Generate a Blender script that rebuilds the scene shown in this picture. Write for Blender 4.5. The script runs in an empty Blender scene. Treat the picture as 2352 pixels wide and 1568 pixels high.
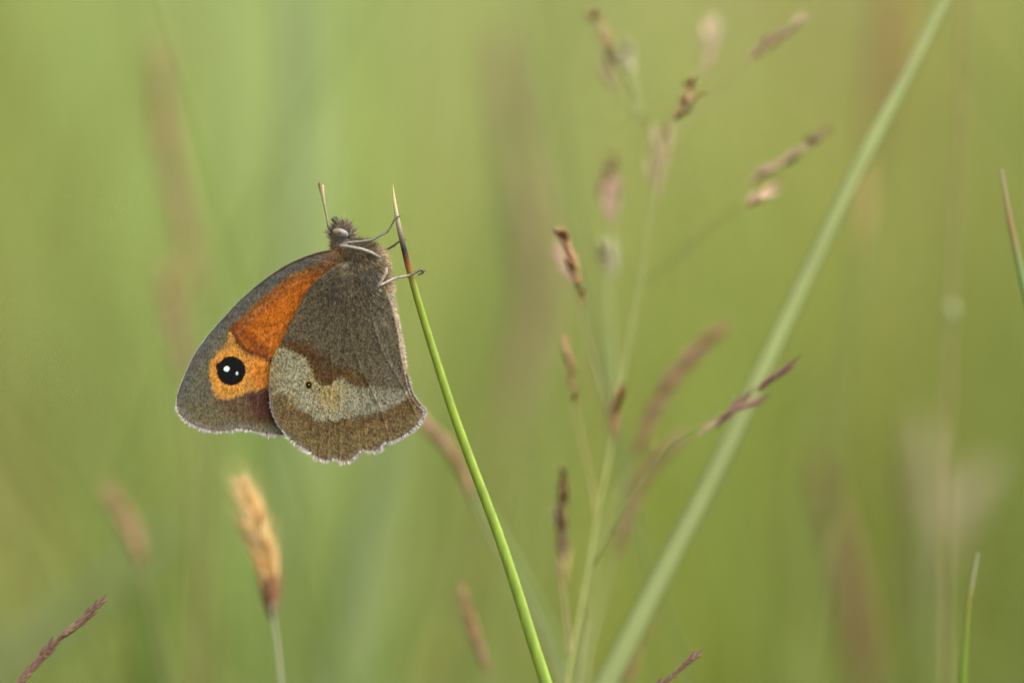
import bpy, math, random
import numpy as np
from mathutils import Vector, Matrix

random.seed(7)
rng = np.random.default_rng(11)
scene = bpy.context.scene
COL = scene.collection
R = math.radians

# ------------------------------------------------------------------ camera
PITCH = R(12.0)
DIST = 0.515                       # metres to the focused plane
FOC = Vector((0, 0, 0.40))         # centre of the focused plane, 40 cm above ground
FWD = Vector((0, math.cos(PITCH), -math.sin(PITCH)))
UP = Vector((0, math.sin(PITCH), math.cos(PITCH)))
RT = Vector((1, 0, 0))
CAM = FOC - FWD * DIST
cd = bpy.data.cameras.new('camera')
cam = bpy.data.objects.new('camera', cd)
COL.objects.link(cam)
cam.location = CAM
cam.rotation_euler = (math.pi / 2 - PITCH, 0, 0)
cd.sensor_width = 22.2
cd.lens = 100
cd.clip_start = 0.02
cd.clip_end = 2000
cd.dof.use_dof = True
cd.dof.focus_distance = DIST - 0.0008
cd.dof.aperture_fstop = 4.8
cd.dof.aperture_blades = 0
scene.camera = cam
PXMM = 20.57                       # photo (2352 px wide) pixels per mm on the focused plane

# ------------------------------------------------------------------ light
SUN_EL, SUN_AZ = R(60), R(100)     # high, to the right (azimuth from +Y towards +X)
w = bpy.data.worlds.new('World')
scene.world = w
w.use_nodes = True
nt = w.node_tree
nt.nodes.clear()
sky = nt.nodes.new('ShaderNodeTexSky')
sky.sky_type = 'NISHITA'
sky.sun_disc = False
sky.sun_elevation = SUN_EL
sky.sun_rotation = SUN_AZ
sky.air_density = 1.0
sky.dust_density = 5.0
sky.ozone_density = 0.6
bgn = nt.nodes.new('ShaderNodeBackground')
bgn.inputs[1].default_value = 0.13
won = nt.nodes.new('ShaderNodeOutputWorld')
hs = nt.nodes.new('ShaderNodeHueSaturation')      # thin cloud takes most of the blue out of the sky
hs.inputs['Saturation'].default_value = 0.22
nt.links.new(sky.outputs[0], hs.inputs['Color'])
nt.links.new(hs.outputs[0], bgn.inputs[0])
nt.links.new(bgn.outputs[0], won.inputs[0])
sl = bpy.data.lights.new('sun', 'SUN')
sl.energy = 1.5
sl.angle = R(30)
sl.color = (1.0, 0.95, 0.87)
so = bpy.data.objects.new('sun', sl)
COL.objects.link(so)
sdir = Vector((math.sin(SUN_AZ) * math.cos(SUN_EL), math.cos(SUN_AZ) * math.cos(SUN_EL), math.sin(SUN_EL)))
so.rotation_euler = sdir.to_track_quat('Z', 'Y').to_euler()
so.location = (1, 2, 4)
scene.view_settings.view_transform = 'Standard'
scene.view_settings.look = 'None'
scene.view_settings.gamma = 1
scene.view_settings.exposure = 1.95
scene.render.engine = 'CYCLES'
scene.cycles.max_bounces = 8
scene.cycles.diffuse_bounces = 4
scene.cycles.transmission_bounces = 5
scene.cycles.use_denoising = True

# ------------------------------------------------------------------ helpers
def lin(c):
    """sRGB 0-255 -> linear array"""
    c = np.asarray(c, float) / 255.0
    return np.where(c <= 0.04045, c / 12.92, ((c + 0.055) / 1.055) ** 2.4)

KP = 0.50                          # how much darker real pigment is than its look in the bright picture
def pig(*c):
    return lin(c) * KP

def P(u, v, d=0.0):
    """photo pixel (2352 x 1568) at d mm behind the focused plane -> world metres"""
    s = (DIST + d * 0.001) / DIST * 0.001 / PXMM
    return CAM + FWD * (DIST + d * 0.001) + RT * ((u - 1176) * s) + UP * ((784 - v) * s)

def tag(o, label=None, cat=None, group=None, kind=None):
    if label: o['label'] = label
    if cat: o['category'] = cat
    if group: o['group'] = group
    if kind: o['kind'] = kind
    return o

def empty(name, loc):
    o = bpy.data.objects.new(name, None)
    o.empty_display_size = 0.005
    COL.objects.link(o)
    o.location = loc
    return o

def mesh_np(name, verts, faces, cols=None, smooth=True):
    """verts (n,3) metres, faces (m,k) or list, cols (n,3) linear pigment"""
    me = bpy.data.meshes.new(name)
    verts = np.asarray(verts, dtype=np.float32)
    if isinstance(faces, np.ndarray):
        n, k = faces.shape
        me.vertices.add(len(verts))
        me.vertices.foreach_set('co', verts.ravel())
        me.loops.add(n * k)
        me.loops.foreach_set('vertex_index', faces.astype(np.int32).ravel())
        me.polygons.add(n)
        me.polygons.foreach_set('loop_start', np.arange(0, n * k, k, dtype=np.int32))
        me.polygons.foreach_set('loop_total', np.full(n, k, dtype=np.int32))
        me.update(calc_edges=True)
    else:
        me.from_pydata([tuple(map(float, v)) for v in verts], [], faces)
    if cols is not None:
        a = me.color_attributes.new('pigment', 'FLOAT_COLOR', 'POINT')
        c = np.ones((len(verts), 4), dtype=np.float32)
        c[:, :3] = cols
        a.data.foreach_set('color', c.ravel())
    if smooth:
        me.polygons.foreach_set('use_smooth', np.ones(len(me.polygons), dtype=bool))
    me.update()
    return me

def link(name, me, mat, parent=None, loc=None):
    o = bpy.data.objects.new(name, me)
    COL.objects.link(o)
    if mat and not me.materials:
        me.materials.append(mat)
    if parent: o.parent = parent
    if loc is not None: o.location = loc
    return o

# ------------------------------------------------------------------ materials
def material(name, rough=0.6, trans=0.0, noise_scale=900.0, noise_amt=0.25, bump=0.0, bump_scale=None,
             stretch=(1, 1, 1), spec=0.3, fixed=None, sheen=0.0, speck=0.0, speck_scale=4000.0):
    m = bpy.data.materials.new(name)
    m.use_nodes = True
    t = m.node_tree
    t.nodes.clear()
    N, L = t.nodes.new, t.links.new
    out = N('ShaderNodeOutputMaterial')
    bs = N('ShaderNodeBsdfPrincipled')
    bs.inputs['Roughness'].default_value = rough
    bs.inputs['Specular IOR Level'].default_value = spec
    if sheen: bs.inputs['Sheen Weight'].default_value = sheen
    tc = N('ShaderNodeTexCoord')
    mp = N('ShaderNodeMapping')
    mp.inputs['Scale'].default_value = stretch
    L(tc.outputs['Object'], mp.inputs['Vector'])
    ns = N('ShaderNodeTexNoise')
    ns.inputs['Scale'].default_value = noise_scale
    ns.inputs['Detail'].default_value = 3
    L(mp.outputs[0], ns.inputs['Vector'])
    mr = N('ShaderNodeMapRange')
    mr.inputs['From Min'].default_value = 0.3
    mr.inputs['From Max'].default_value = 0.7
    mr.inputs['To Min'].default_value = 1 - noise_amt
    mr.inputs['To Max'].default_value = 1 + noise_amt
    L(ns.outputs['Fac'], mr.inputs['Value'])
    if fixed is None:
        ca = N('ShaderNodeAttribute'); ca.attribute_name = 'pigment'
        colout = ca.outputs['Color']
    else:
        rgb = N('ShaderNodeRGB'); rgb.outputs[0].default_value = (*fixed, 1)
        colout = rgb.outputs[0]
    mx = N('ShaderNodeVectorMath'); mx.operation = 'SCALE'
    L(colout, mx.inputs[0]); L(mr.outputs[0], mx.inputs['Scale'])
    col = mx.outputs[0]
    if speck:
        n2 = N('ShaderNodeTexNoise'); n2.inputs['Scale'].default_value = speck_scale
        n2.inputs['Detail'].default_value = 1
        L(mp.outputs[0], n2.inputs['Vector'])
        m2 = N('ShaderNodeMapRange')
        m2.inputs['From Min'].default_value = 0.34; m2.inputs['From Max'].default_value = 0.44
        m2.inputs['To Min'].default_value = 1 - speck; m2.inputs['To Max'].default_value = 1
        L(n2.outputs['Fac'], m2.inputs['Value'])
        m3 = N('ShaderNodeVectorMath'); m3.operation = 'SCALE'
        L(col, m3.inputs[0]); L(m2.outputs[0], m3.inputs['Scale'])
        col = m3.outputs[0]
    L(col, bs.inputs['Base Color'])
    if bump:
        bp = N('ShaderNodeBump'); bp.inputs['Strength'].default_value = bump
        bp.inputs['Distance'].default_value = 0.00005
        n3 = N('ShaderNodeTexNoise'); n3.inputs['Scale'].default_value = bump_scale or noise_scale
        L(mp.outputs[0], n3.inputs['Vector'])
        L(n3.outputs['Fac'], bp.inputs['Height'])
        L(bp.outputs[0], bs.inputs['Normal'])
    if trans:
        tr = N('ShaderNodeBsdfTranslucent')
        L(col, tr.inputs['Color'])
        ms = N('ShaderNodeMixShader'); ms.inputs[0].default_value = trans
        L(bs.outputs[0], ms.inputs[1]); L(tr.outputs[0], ms.inputs[2])
        L(ms.outputs[0], out.inputs['Surface'])
    else:
        L(bs.outputs[0], out.inputs['Surface'])
    return m

M_GRASS = material('grass_blade', rough=0.55, trans=0.45, noise_scale=60, noise_amt=0.12)
M_STEM = material('grass_stem', rough=0.48, trans=0.12, noise_scale=1500, noise_amt=0.18, stretch=(1, 1, 0.06), spec=0.3, bump=0.3)
M_SPIKE = material('spikelet_husk', rough=0.6, trans=0.35, noise_scale=1500, noise_amt=0.3)
M_WING = material('wing_scales', rough=0.8, trans=0.12, noise_scale=3800, noise_amt=0.25, bump=0.5, bump_scale=5200,
                  stretch=(1.0, 1.0, 0.6), spec=0.12, speck=0.3, speck_scale=4600)
M_HAIR = material('insect_hair', rough=0.6, trans=0.25, noise_scale=2500, noise_amt=0.2, spec=0.25)
M_SKIN = material('insect_cuticle', rough=0.6, noise_scale=4000, noise_amt=0.35, bump=0.4, spec=0.3)
M_EYE = material('compound_eye', rough=0.42, noise_scale=14000, noise_amt=0.3, bump=0.5, bump_scale=16000, spec=0.35)

# ------------------------------------------------------------------ 2-D noise for patterns
def vnoise(x, y, seed=0):
    xi = np.floor(x).astype(np.int64); yi = np.floor(y).astype(np.int64)
    fx = x - xi; fy = y - yi
    fx = fx * fx * (3 - 2 * fx); fy = fy * fy * (3 - 2 * fy)
    def h(a, b):
        n = (a * 374761393 + b * 668265263 + seed * 144269504) & 0x7fffffff
        n = ((n ^ (n >> 13)) * 1274126177) & 0x7fffffff
        return ((n ^ (n >> 16)) & 0xffff) / 65535.0
    return (h(xi, yi) * (1 - fx) + h(xi + 1, yi) * fx) * (1 - fy) + (h(xi, yi + 1) * (1 - fx) + h(xi + 1, yi + 1) * fx) * fy

def fbm(x, y, seed=0):
    return (vnoise(x, y, seed) + 0.5 * vnoise(x * 2.1, y * 2.1, seed + 1) + 0.25 * vnoise(x * 4.3, y * 4.3, seed + 2)) / 1.75

def sdpoly(x, y, poly):
    """signed distance, negative inside"""
    poly = np.asarray(poly, float)
    d = np.full(x.shape, 1e9)
    inside = np.zeros(x.shape, bool)
    n = len(poly)
    for i in range(n):
        ax, ay = poly[i]; bx, by = poly[(i + 1) % n]
        ex, ey = bx - ax, by - ay
        wx, wy = x - ax, y - ay
        t = np.clip((wx * ex + wy * ey) / (ex * ex + ey * ey + 1e-9), 0, 1)
        d = np.minimum(d, (wx - t * ex) ** 2 + (wy - t * ey) ** 2)
        c = ((ay > y) != (by > y)) & (x < (bx - ax) * (y - ay) / (by - ay + 1e-12) + ax)
        inside ^= c
    return np.sqrt(d) * np.where(inside, -1, 1)

def sdline(x, y, pts):
    d = np.full(x.shape, 1e9)
    for (ax, ay), (bx, by) in zip(pts[:-1], pts[1:]):
        ex, ey = bx - ax, by - ay
        wx, wy = x - ax, y - ay
        t = np.clip((wx * ex + wy * ey) / (ex * ex + ey * ey + 1e-9), 0, 1)
        d = np.minimum(d, (wx - t * ex) ** 2 + (wy - t * ey) ** 2)
    return np.sqrt(d)

def soft(sd, wdt):
    """1 inside, 0 outside with an edge wdt wide"""
    t = np.clip(0.5 - sd / wdt, 0, 1)
    return t * t * (3 - 2 * t)

def mixc(base, col, m):
    return base * (1 - m[:, None]) + np.asarray(col)[None, :] * m[:, None]

def catmull(pts, n, closed=False):
    pts = np.asarray(pts, float)
    m = len(pts)
    out = []
    seg = m if closed else m - 1
    for i in range(seg):
        if closed:
            p0, p1, p2, p3 = pts[(i - 1) % m], pts[i], pts[(i + 1) % m], pts[(i + 2) % m]
        else:
            p1, p2 = pts[i], pts[i + 1]
            p0 = pts[i - 1] if i > 0 else 2 * p1 - p2
            p3 = pts[i + 2] if i + 2 < m else 2 * p2 - p1
        for k in range(n):
            t = k / n
            out.append(0.5 * ((2 * p1) + (-p0 + p2) * t + (2 * p0 - 5 * p1 + 4 * p2 - p3) * t * t + (-p0 + 3 * p1 - 3 * p2 + p3) * t ** 3))
    if not closed: out.append(pts[-1])
    return np.array(out)

# ------------------------------------------------------------------ the meadow (setting)
GRID = [
 [(140,155,75),(152,165,92),(163,178,112),(158,174,98),(160,168,95),(158,162,95),(165,165,105),(155,155,90),(150,158,85)],
 [(143,155,75),(148,165,80),(162,178,108),(160,175,85),(158,160,98),(155,165,85),(160,168,90),(150,140,80),(145,158,75)],
 [(150,152,85),(142,160,78),(150,168,90),(155,170,85),(155,152,95),(150,165,70),(145,160,65),(140,150,70),(140,150,75)],
 [(145,145,75),(135,155,70),(125,140,70),(150,170,85),(150,158,85),(145,155,60),(140,150,70),(130,140,55),(130,142,65)],
 [(110,125,45),(132,140,75),(135,155,75),(150,168,105),(135,145,70),(125,145,55),(120,130,50),(140,140,75),(125,145,75)],
 [(120,140,65),(110,135,50),(125,140,70),(135,150,80),(120,135,60),(110,130,45),(120,130,60),(120,130,55),(105,115,50)]]
GRID = np.array(GRID, float)
GRID = lin(np.clip(GRID.mean((0, 1)) + (GRID - GRID.mean((0, 1))) * 1.27, 20, 255))
def patch_colour(x, y):
    """what kind of grass grows where on the ground: pale, green and dry patches.
    Rows of patches run from 3 m back (row 0) to 0.2 m (row 5); they widen with distance."""
    gx = np.clip((x / (0.112 * (y + 0.52)) + 1) * 4, 0, 7.999)
    gy = np.clip(np.interp(y, [0.2, 0.38, 0.58, 0.85, 1.2, 1.8], [5, 4, 3, 2, 1, 0]), 0, 4.999)
    i = gx.astype(int); j = gy.astype(int)
    fx = (gx - i)[:, None]; fy = (gy - j)[:, None]
    return (GRID[j, i] * (1 - fx) + GRID[j, i + 1] * fx) * (1 - fy) + (GRID[j + 1, i] * (1 - fx) + GRID[j + 1, i + 1] * fx) * fy

def grass_field(name, n, xr, yr, hr, wr, seed, pw=1.0):
    g = np.random.default_rng(seed)
    x = g.uniform(*xr, n); y = yr[0] + (yr[1] - yr[0]) * g.random(n) ** pw
    x = x + 0.025 * (vnoise(x * 14, y * 14, seed) - 0.5) * 2
    h = g.uniform(*hr, n) * (0.8 + 0.4 * vnoise(x * 5, y * 5, seed + 3))
    lean = g.normal(0, 0.26, n); ldir = g.uniform(0, 2 * np.pi, n)
    face = g.uniform(0, np.pi, n)
    wd = g.uniform(*wr, n)
    col = patch_colour(x, y) * np.array([0.76, 0.77, 0.84])
    col *= g.uniform(0.75, 1.25, n)[:, None]
    dry = g.random(n) < 0.12
    col[dry] = col[dry] * np.array([1.25, 0.95, 0.95])
    ts = np.array([0, 0.3, 0.58, 0.82, 1.0]); k = len(ts)
    V = np.zeros((n, k, 2, 3), np.float32)
    for a, t in enumerate(ts):
        cx = x + np.cos(ldir) * lean * h * t ** 2
        cy = y + np.sin(ldir) * lean * h * t ** 2
        cz = h * t * (1 - 0.12 * np.abs(lean) * t)
        ww = wd * (1 - t) ** 0.6 * 0.5 + 0.00008
        V[:, a, 0] = np.stack([cx - np.cos(face) * ww, cy - np.sin(face) * ww, cz], 1)
        V[:, a, 1] = np.stack([cx + np.cos(face) * ww, cy + np.sin(face) * ww, cz], 1)
    base = (np.arange(n) * k * 2)[:, None]
    q = np.array([[2 * a, 2 * a + 1, 2 * a + 3, 2 * a + 2] for a in range(k - 1)])
    F = (base[:, :, None] + q[None]).reshape(-1, 4)
    C = np.repeat(col, k * 2, axis=0)
    me = mesh_np(name, V.reshape(-1, 3), F, C)
    return me

# ground
M_GROUND = material('meadow_ground', rough=0.9, noise_scale=9, noise_amt=0.35, fixed=tuple(pig(118, 125, 62)), spec=0.1)
gv, gf = [], []
gxs = np.concatenate([[-300, -60, -12, -4], np.linspace(-2, 2, 41), [4, 12, 60, 300]])
gys = np.concatenate([[-300, -60, -10, -3], np.linspace(-1, 8, 91), [12, 30, 100, 400]])
GX, GY = np.meshgrid(gxs, gys)
near = (np.abs(GX) < 3) & (GY > -2) & (GY < 9)
GZ = np.where(near, 0.012 * (fbm(GX * 3, GY * 3, 5) - 0.5) - 0.006, -0.006)
nx, ny = len(gxs), len(gys)
idx = np.arange(nx * ny).reshape(ny, nx)
F = np.stack([idx[:-1, :-1], idx[:-1, 1:], idx[1:, 1:], idx[1:, :-1]], -1).reshape(-1, 4)
tag(link('ground', mesh_np('ground', np.stack([GX, GY, GZ], -1).reshape(-1, 3), F), M_GROUND), kind='structure')

tag(link('meadow_grass', grass_field('meadow_grass', 46000, (-0.75, 0.75), (0.16, 3.4), (0.15, 0.29), (0.0025, 0.0055), 3), M_GRASS),
    'soft green and straw meadow grass filling the whole background', 'grass', kind='stuff')
tag(link('tall_grass', grass_field('tall_grass', 850, (-0.5, 0.5), (0.18, 1.3), (0.36, 0.52), (0.0018, 0.0032), 9), M_GRASS),
    'sparse tall meadow grass making soft upright streaks in the background', 'grass', kind='stuff')
tag(link('short_grass', grass_field('short_grass', 16000, (-0.7, 0.7), (-0.75, 0.2), (0.10, 0.20), (0.002, 0.004), 4), M_GRASS),
    'short green meadow grass under the butterfly and its stem', 'grass', kind='stuff')
tag(link('distant_grass', grass_field('distant_grass', 22000, (-3, 3), (3.3, 9), (0.2, 0.36), (0.006, 0.012), 5), M_GRASS),
    'distant pale meadow grass along the top of the view', 'grass', kind='stuff')

# ------------------------------------------------------------------ stems, blades, spikelets
def frame_of(t):
    t = t.normalized()
    a = FWD if abs(t.dot(FWD)) < 0.95 else UP
    s = t.cross(a).normalized()          # sideways in the view
    return s, s.cross(t).normalized()

def resample(pts, n):
    pts = catmull([tuple(p) for p in pts], 8)
    d = np.concatenate([[0], np.cumsum(np.linalg.norm(np.diff(pts, axis=0), axis=1))])
    s = np.linspace(0, d[-1], n)
    return np.stack([np.interp(s, d, pts[:, k]) for k in range(3)], 1), s / d[-1]

def tube(pts, rad, col, sides=8, flat=1.0, groove=0.0, twist=0.0):
    """returns verts, faces, cols. pts (n,3), rad (n), col (n,3) or (3,)"""
    n = len(pts)
    col = np.broadcast_to(np.asarray(col), (n, 3))
    V, C, F = [], [], []
    for i in range(n):
        t = Vector(pts[min(i + 1, n - 1)] - pts[max(i - 1, 0)])
        s, b = frame_of(t)
        for k in range(sides):
            a = 2 * math.pi * k / sides + twist
            rr = rad[i] * (1 - groove * max(0, math.cos(a - 0.3)) ** 8)
            V.append(Vector(pts[i]) + s * (math.cos(a) * rr) + b * (math.sin(a) * rr * flat))
            C.append(col[i])
    for i in range(n - 1):
        for k in range(sides):
            k2 = (k + 1) % sides
            F.append((i * sides + k, i * sides + k2, (i + 1) * sides + k2, (i + 1) * sides + k))
    F = np.array(F)
    return np.array([tuple(v) for v in V]), F, np.array(C)

def ribbon(pts, wid, col, turn=0.0, fold=0.25):
    """grass leaf: V-folded strip with thickness, 3 across each side"""
    n = len(pts)
    col = np.broadcast_to(np.asarray(col), (n, 3))
    V, C = [], []
    prof = [(-1, 0), (-0.5, -fold * .5), (0, -fold), (0.5, -fold * .5), (1, 0), (0.5, -fold * .5 + .1), (0, -fold + .16), (-0.5, -fold * .5 + .1)]
    K = len(prof)
    for i in range(n):
        t = Vector(pts[min(i + 1, n - 1)] - pts[max(i - 1, 0)])
        s, b = frame_of(t)
        ca, sa = math.cos(turn), math.sin(turn)
        s2 = s * ca + b * sa; b2 = b * ca - s * sa
        for k, (px, py) in enumerate(prof):
            V.append(tuple(Vector(pts[i]) + s2 * (px * wid[i] / 2) + b2 * (py * wid[i] / 2)))
            C.append(col[i] * (1.05 if k in (2, 6) else 1.0))
    F = []
    for i in range(n - 1):
        for k in range(K):
            k2 = (k + 1) % K
            F.append((i * K + k, i * K + k2, (i + 1) * K + k2, (i + 1) * K + k))
    return np.array(V), np.array(F), np.array(C)

class Acc:
    def __init__(s): s.V, s.F, s.C, s.n = [], [], [], 0
    def add(s, vfc):
        v, f, c = vfc
        s.V.append(v); s.F.append(f + s.n); s.C.append(c); s.n += len(v)
    def mesh(s, name, origin=(0, 0, 0)):
        return mesh_np(name, np.concatenate(s.V) - np.array(tuple(origin)), np.concatenate(s.F), np.concatenate(s.C))

def to_ground(pts, lean=0.55):
    """extend a list of world points (top -> bottom) down to the soil, easing towards upright"""
    pts = [Vector(p) for p in pts]
    d = (pts[-1] - pts[-2]).normalized()
    p = pts[-1].copy()
    step = 0.03
    while p.z > 0.0:
        d = (d * (1 - 0.10 * lean) + Vector((0, 0, -1)) * 0.10 * lean).normalized()
        if d.z > -0.5: d = Vector((d.x, d.y, -0.5)).normalized()
        p = p + d * min(step, max(p.z + 0.004, 0.004) / -d.z)
        pts.append(p.copy())
        if p.z <= 0.0: break
    return pts

def ramp(ts, stops):
    xs = [s[0] for s in stops]
    cs = np.array([lin(s[1]) for s in stops]) * KP
    return np.stack([np.interp(ts, xs, cs[:, k]) for k in range(3)], 1)

def pxpath(path, d0, d1=None):
    """list of (u,v) -> world points, depth running d0 -> d1"""
    d1 = d0 if d1 is None else d1
    n = len(path)
    return [P(u, v, d0 + (d1 - d0) * i / max(1, n - 1)) for i, (u, v) in enumerate(path)]

# floret / spikelet prototypes: length 1 mm along +Z
def floret_mesh(name, base, tip, wid=0.16, awn=0.0, seed=0):
    r = random.Random(seed)
    rings = [(0, 0.25), (0.15, 0.75), (0.38, 1.0), (0.62, 0.8), (0.85, 0.32), (1.0, 0.03)]
    if awn: rings += [(1.0 + awn, 0.02)]
    S = 6
    V, F, C = [], [], []
    b, t = lin(base) * KP * 1.6, lin(tip) * KP * 1.6
    for i, (z, q) in enumerate(rings):
        for k in range(S):
            a = 2 * math.pi * k / S
            keel = 1.25 if k == 0 else 1
            V.append((math.cos(a) * wid * q * keel * .001, math.sin(a) * wid * 0.7 * q * .001 + 0.05 * z * z * .001, z * .001))
            C.append(b * (1 - min(1, z)) + t * min(1, z))
    for i in range(len(rings) - 1):
        for k in range(S):
            k2 = (k + 1) % S
            F.append((i * S + k, i * S + k2, (i + 1) * S + k2, (i + 1) * S + k))
    me = mesh_np(name, np.array(V), np.array(F), np.array(C))
    me.materials.append(M_SPIKE)
    return me

def spikelet_mesh(name, cols, n=5, spread=0.22, seed=0):
    """overlapping pointed husks set alternately on a short axis, total length 1 mm"""
    r = random.Random(seed)
    V, F, C = [], [], []
    off = 0
    S = 6
    for i in range(n):
        z0 = 0.58 * i / n
        ln = 0.42 + 0.05 * r.random() if i else 0.38
        side = 1 if i % 2 else -1
        ang = side * spread * (0.9 + 0.3 * r.random())
        c1, c2 = [((0.85 if 'purple' in name else 0.62) * lin(cols[j_ % len(cols)]) + (0.15 if 'purple' in name else 0.38) * lin((168, 152, 118))) * KP * (2.5 if 'brown' in name else 2.2 if 'pink' in name or 'rust' in name else 1.35 if 'purple' in name else 1.7) for j_ in (i, i + 1)]
        rings = [(0, 0.3), (0.2, 0.85), (0.45, 1.0), (0.72, 0.62), (1.0, 0.04)]
        for (z, q) in rings:
            for k in range(S):
                a = 2 * math.pi * k / S
                x = math.cos(a) * 0.062 * q; y = math.sin(a) * 0.05 * q
                zz = z * ln
                X = x * math.cos(ang) + zz * math.sin(ang) + side * 0.025
                Z = -x * math.sin(ang) + zz * math.cos(ang) + z0
                V.append((X * .001, (y + r.uniform(-.004, .004)) * .001, Z * .001))
                C.append(c1 * (1 - z) + c2 * z)
        for j in range(len(rings) - 1):
            for k in range(S):
                k2 = (k + 1) % S
                F.append((off + j * S + k, off + j * S + k2, off + (j + 1) * S + k2, off + (j + 1) * S + k))
        off += len(rings) * S
    me = mesh_np(name, np.array(V), np.array(F), np.array(C))
    me.materials.append(M_SPIKE)
    return me

SP = {
 'purple': spikelet_mesh('spikelet_purple', [(120,70,75),(150,105,95),(105,60,60),(165,140,105)], 6, 0.13, 1),
 'pink':   spikelet_mesh('spikelet_pink', [(185,150,135),(165,125,115),(195,170,145)], 5, 0.16, 2),
 'brown':  spikelet_mesh('spikelet_brown', [(120,85,40),(140,105,55),(100,65,35),(150,130,65)], 5, 0.25, 3),
 'pale':   spikelet_mesh('spikelet_pale', [(200,200,165),(185,190,150),(205,190,165)], 4, 0.16, 4),
 'rust':   spikelet_mesh('spikelet_rust', [(140,75,40),(155,95,50),(120,65,40),(160,120,60)], 6, 0.15, 5),
 'green':  spikelet_mesh('spikelet_green', [(150,155,90),(165,150,105),(140,140,80)], 5, 0.16, 6),
}
FL = {
 'orange': floret_mesh('floret_orange', (214,148,66), (240,200,125), 0.05, 0.5, 1),
 'straw': floret_mesh('floret_straw', (228,184,108), (246,228,175), 0.042, 0.6, 2),
 'dusk':   floret_mesh('floret_dusk', (120,85,70), (170,125,80), 0.11, 0.1, 3),
 'tan':    floret_mesh('floret_tan', (150,112,78), (170,135,95), 0.13, 0.1, 4),
 'rose':   floret_mesh('floret_rose', (160,118,100), (180,145,115), 0.13, 0.1, 5),
}

def place_piece(name, me, a, b, parent, width=1.0, roll=None):
    """put a 1 mm prototype between world points a (base) and b (tip)"""
    a, b = Vector(a), Vector(b)
    L_ = (b - a).length * 1000
    t = (b - a).normalized()
    s, f = frame_of(t)
    r = random.uniform(-0.5, 0.5) if roll is None else roll
    s2 = s * math.cos(r) + f * math.sin(r)
    f2 = t.cross(s2)
    o = bpy.data.objects.new(name, me)
    COL.objects.link(o)
    o.parent = parent
    org = parent.location
    m = Matrix.Identity(4)
    sx = L_ * width
    for i in range(3):
        m[i][0] = s2[i] * sx; m[i][1] = f2[i] * sx; m[i][2] = t[i] * L_
        m[i][3] = a[i] - org[i]
    o.matrix_local = m
    return o

DS = 1.65
def panicle(name, label, culm, depth, branches, spikes, rad=0.35, col=(150,160,85), group=None, cat='grass', ground=True, colstops=None):
    """culm: px path from TOP to BOTTOM; branches: list of (px path, d0, d1, radius, col); spikes: (kind,u0,v0,u1,v1,d,width)"""
    pts = pxpath(culm, depth[0] * DS, depth[1] * DS)
    if ground: pts = to_ground(pts)
    root = empty(name, pts[-1])
    p, t = resample(pts, max(24, 3 * len(pts)))
    acc = Acc()
    rr = (0.45 + 0.55 * np.minimum(1, t * 4)) * rad * 0.001
    cc = ramp(t, colstops) if colstops else pig(*col)
    acc.add(tube(p, rr, cc, 7))
    link('stem', acc.mesh('stem', pts[-1]), M_STEM, root)
    for br in branches:
        bp, d0, d1, r_, c_ = br
        q, tt = resample(pxpath(bp, d0 * DS, d1 * DS), 12)
        a2 = Acc(); a2.add(tube(q, (0.6 + 0.4 * tt) * r_ * 0.001, pig(*c_), 6))
        link('branch', a2.mesh('branch', pts[-1]), M_STEM, root)
    for (k, u0, v0, u1, v1, d, wd) in spikes:
        place_piece("spikelet", SP[k], P(u0, v0, d * DS), P(u1, v1, d * DS), root, wd * 0.85)
        if d > 11:
            e_ = lambda q_: random.uniform(-q_, q_)
            f_ = random.uniform(0.1, 0.35)
            place_piece("spikelet", SP[k], P(u0 + (u1 - u0) * f_ + e_(5), v0 + (v1 - v0) * f_ + e_(5), d * DS + 3 + e_(6)),
                        P(u1 + e_(14), v1 + (v1 - v0) * e_(.15) + e_(8), d * DS + e_(8)), root, wd * 0.7)
    tag(root, label, cat, group)
    return root

def spike_head(name, label, path, d, kinds, n, fl, halfw, stem, stem_d, rad=0.35, scol=(140,140,90), group=None, seed=1, cat='grass'):
    """dense cylindrical seed head; path px TOP->BOTTOM of the head; stem px below it; fl = floret length mm; halfw mm"""
    r = random.Random(seed)
    head = pxpath(path, d)
    spts = to_ground([head[-1]] + pxpath(stem, d, stem_d))
    root = empty(name, spts[-1])
    p, t = resample([head[0]] + head[1:] + spts[1:], 44)
    acc = Acc(); acc.add(tube(p, np.interp(t, [0, 0.1, 1], [0.4, 0.8, 1.0]) * rad * .001, pig(*scol), 7))
    link('stem', acc.mesh('stem', spts[-1]), M_STEM, root)
    hp, ht = resample(head, 60)
    for i in range(n):
        q = (i + r.random()) / n
        j = min(58, int(q * 59))
        c = Vector(hp[j]); tdir = Vector(hp[max(0, j - 1)] - hp[j + 1]).normalized()
        s, f = frame_of(tdir)
        a = r.uniform(0, 2 * math.pi)
        prof = math.sin(math.pi * min(1, 0.12 + 0.80 * q)) ** 0.6
        out_ = s * math.cos(a) + f * math.sin(a)
        base = c + out_ * (halfw * 0.15 * prof * .001) - tdir * (fl * 0.3 * .001)
        tip = c + out_ * (halfw * prof * r.uniform(0.7, 1.1) * .001) + tdir * (fl * 0.7 * r.uniform(0.8, 1.15) * .001)
        kq = kinds(q, r)
        place_piece('floret', FL[kq], base, tip, root, 1.0, r.uniform(0, 6.28))
    tag(root, label, cat, group)
    return root

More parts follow.
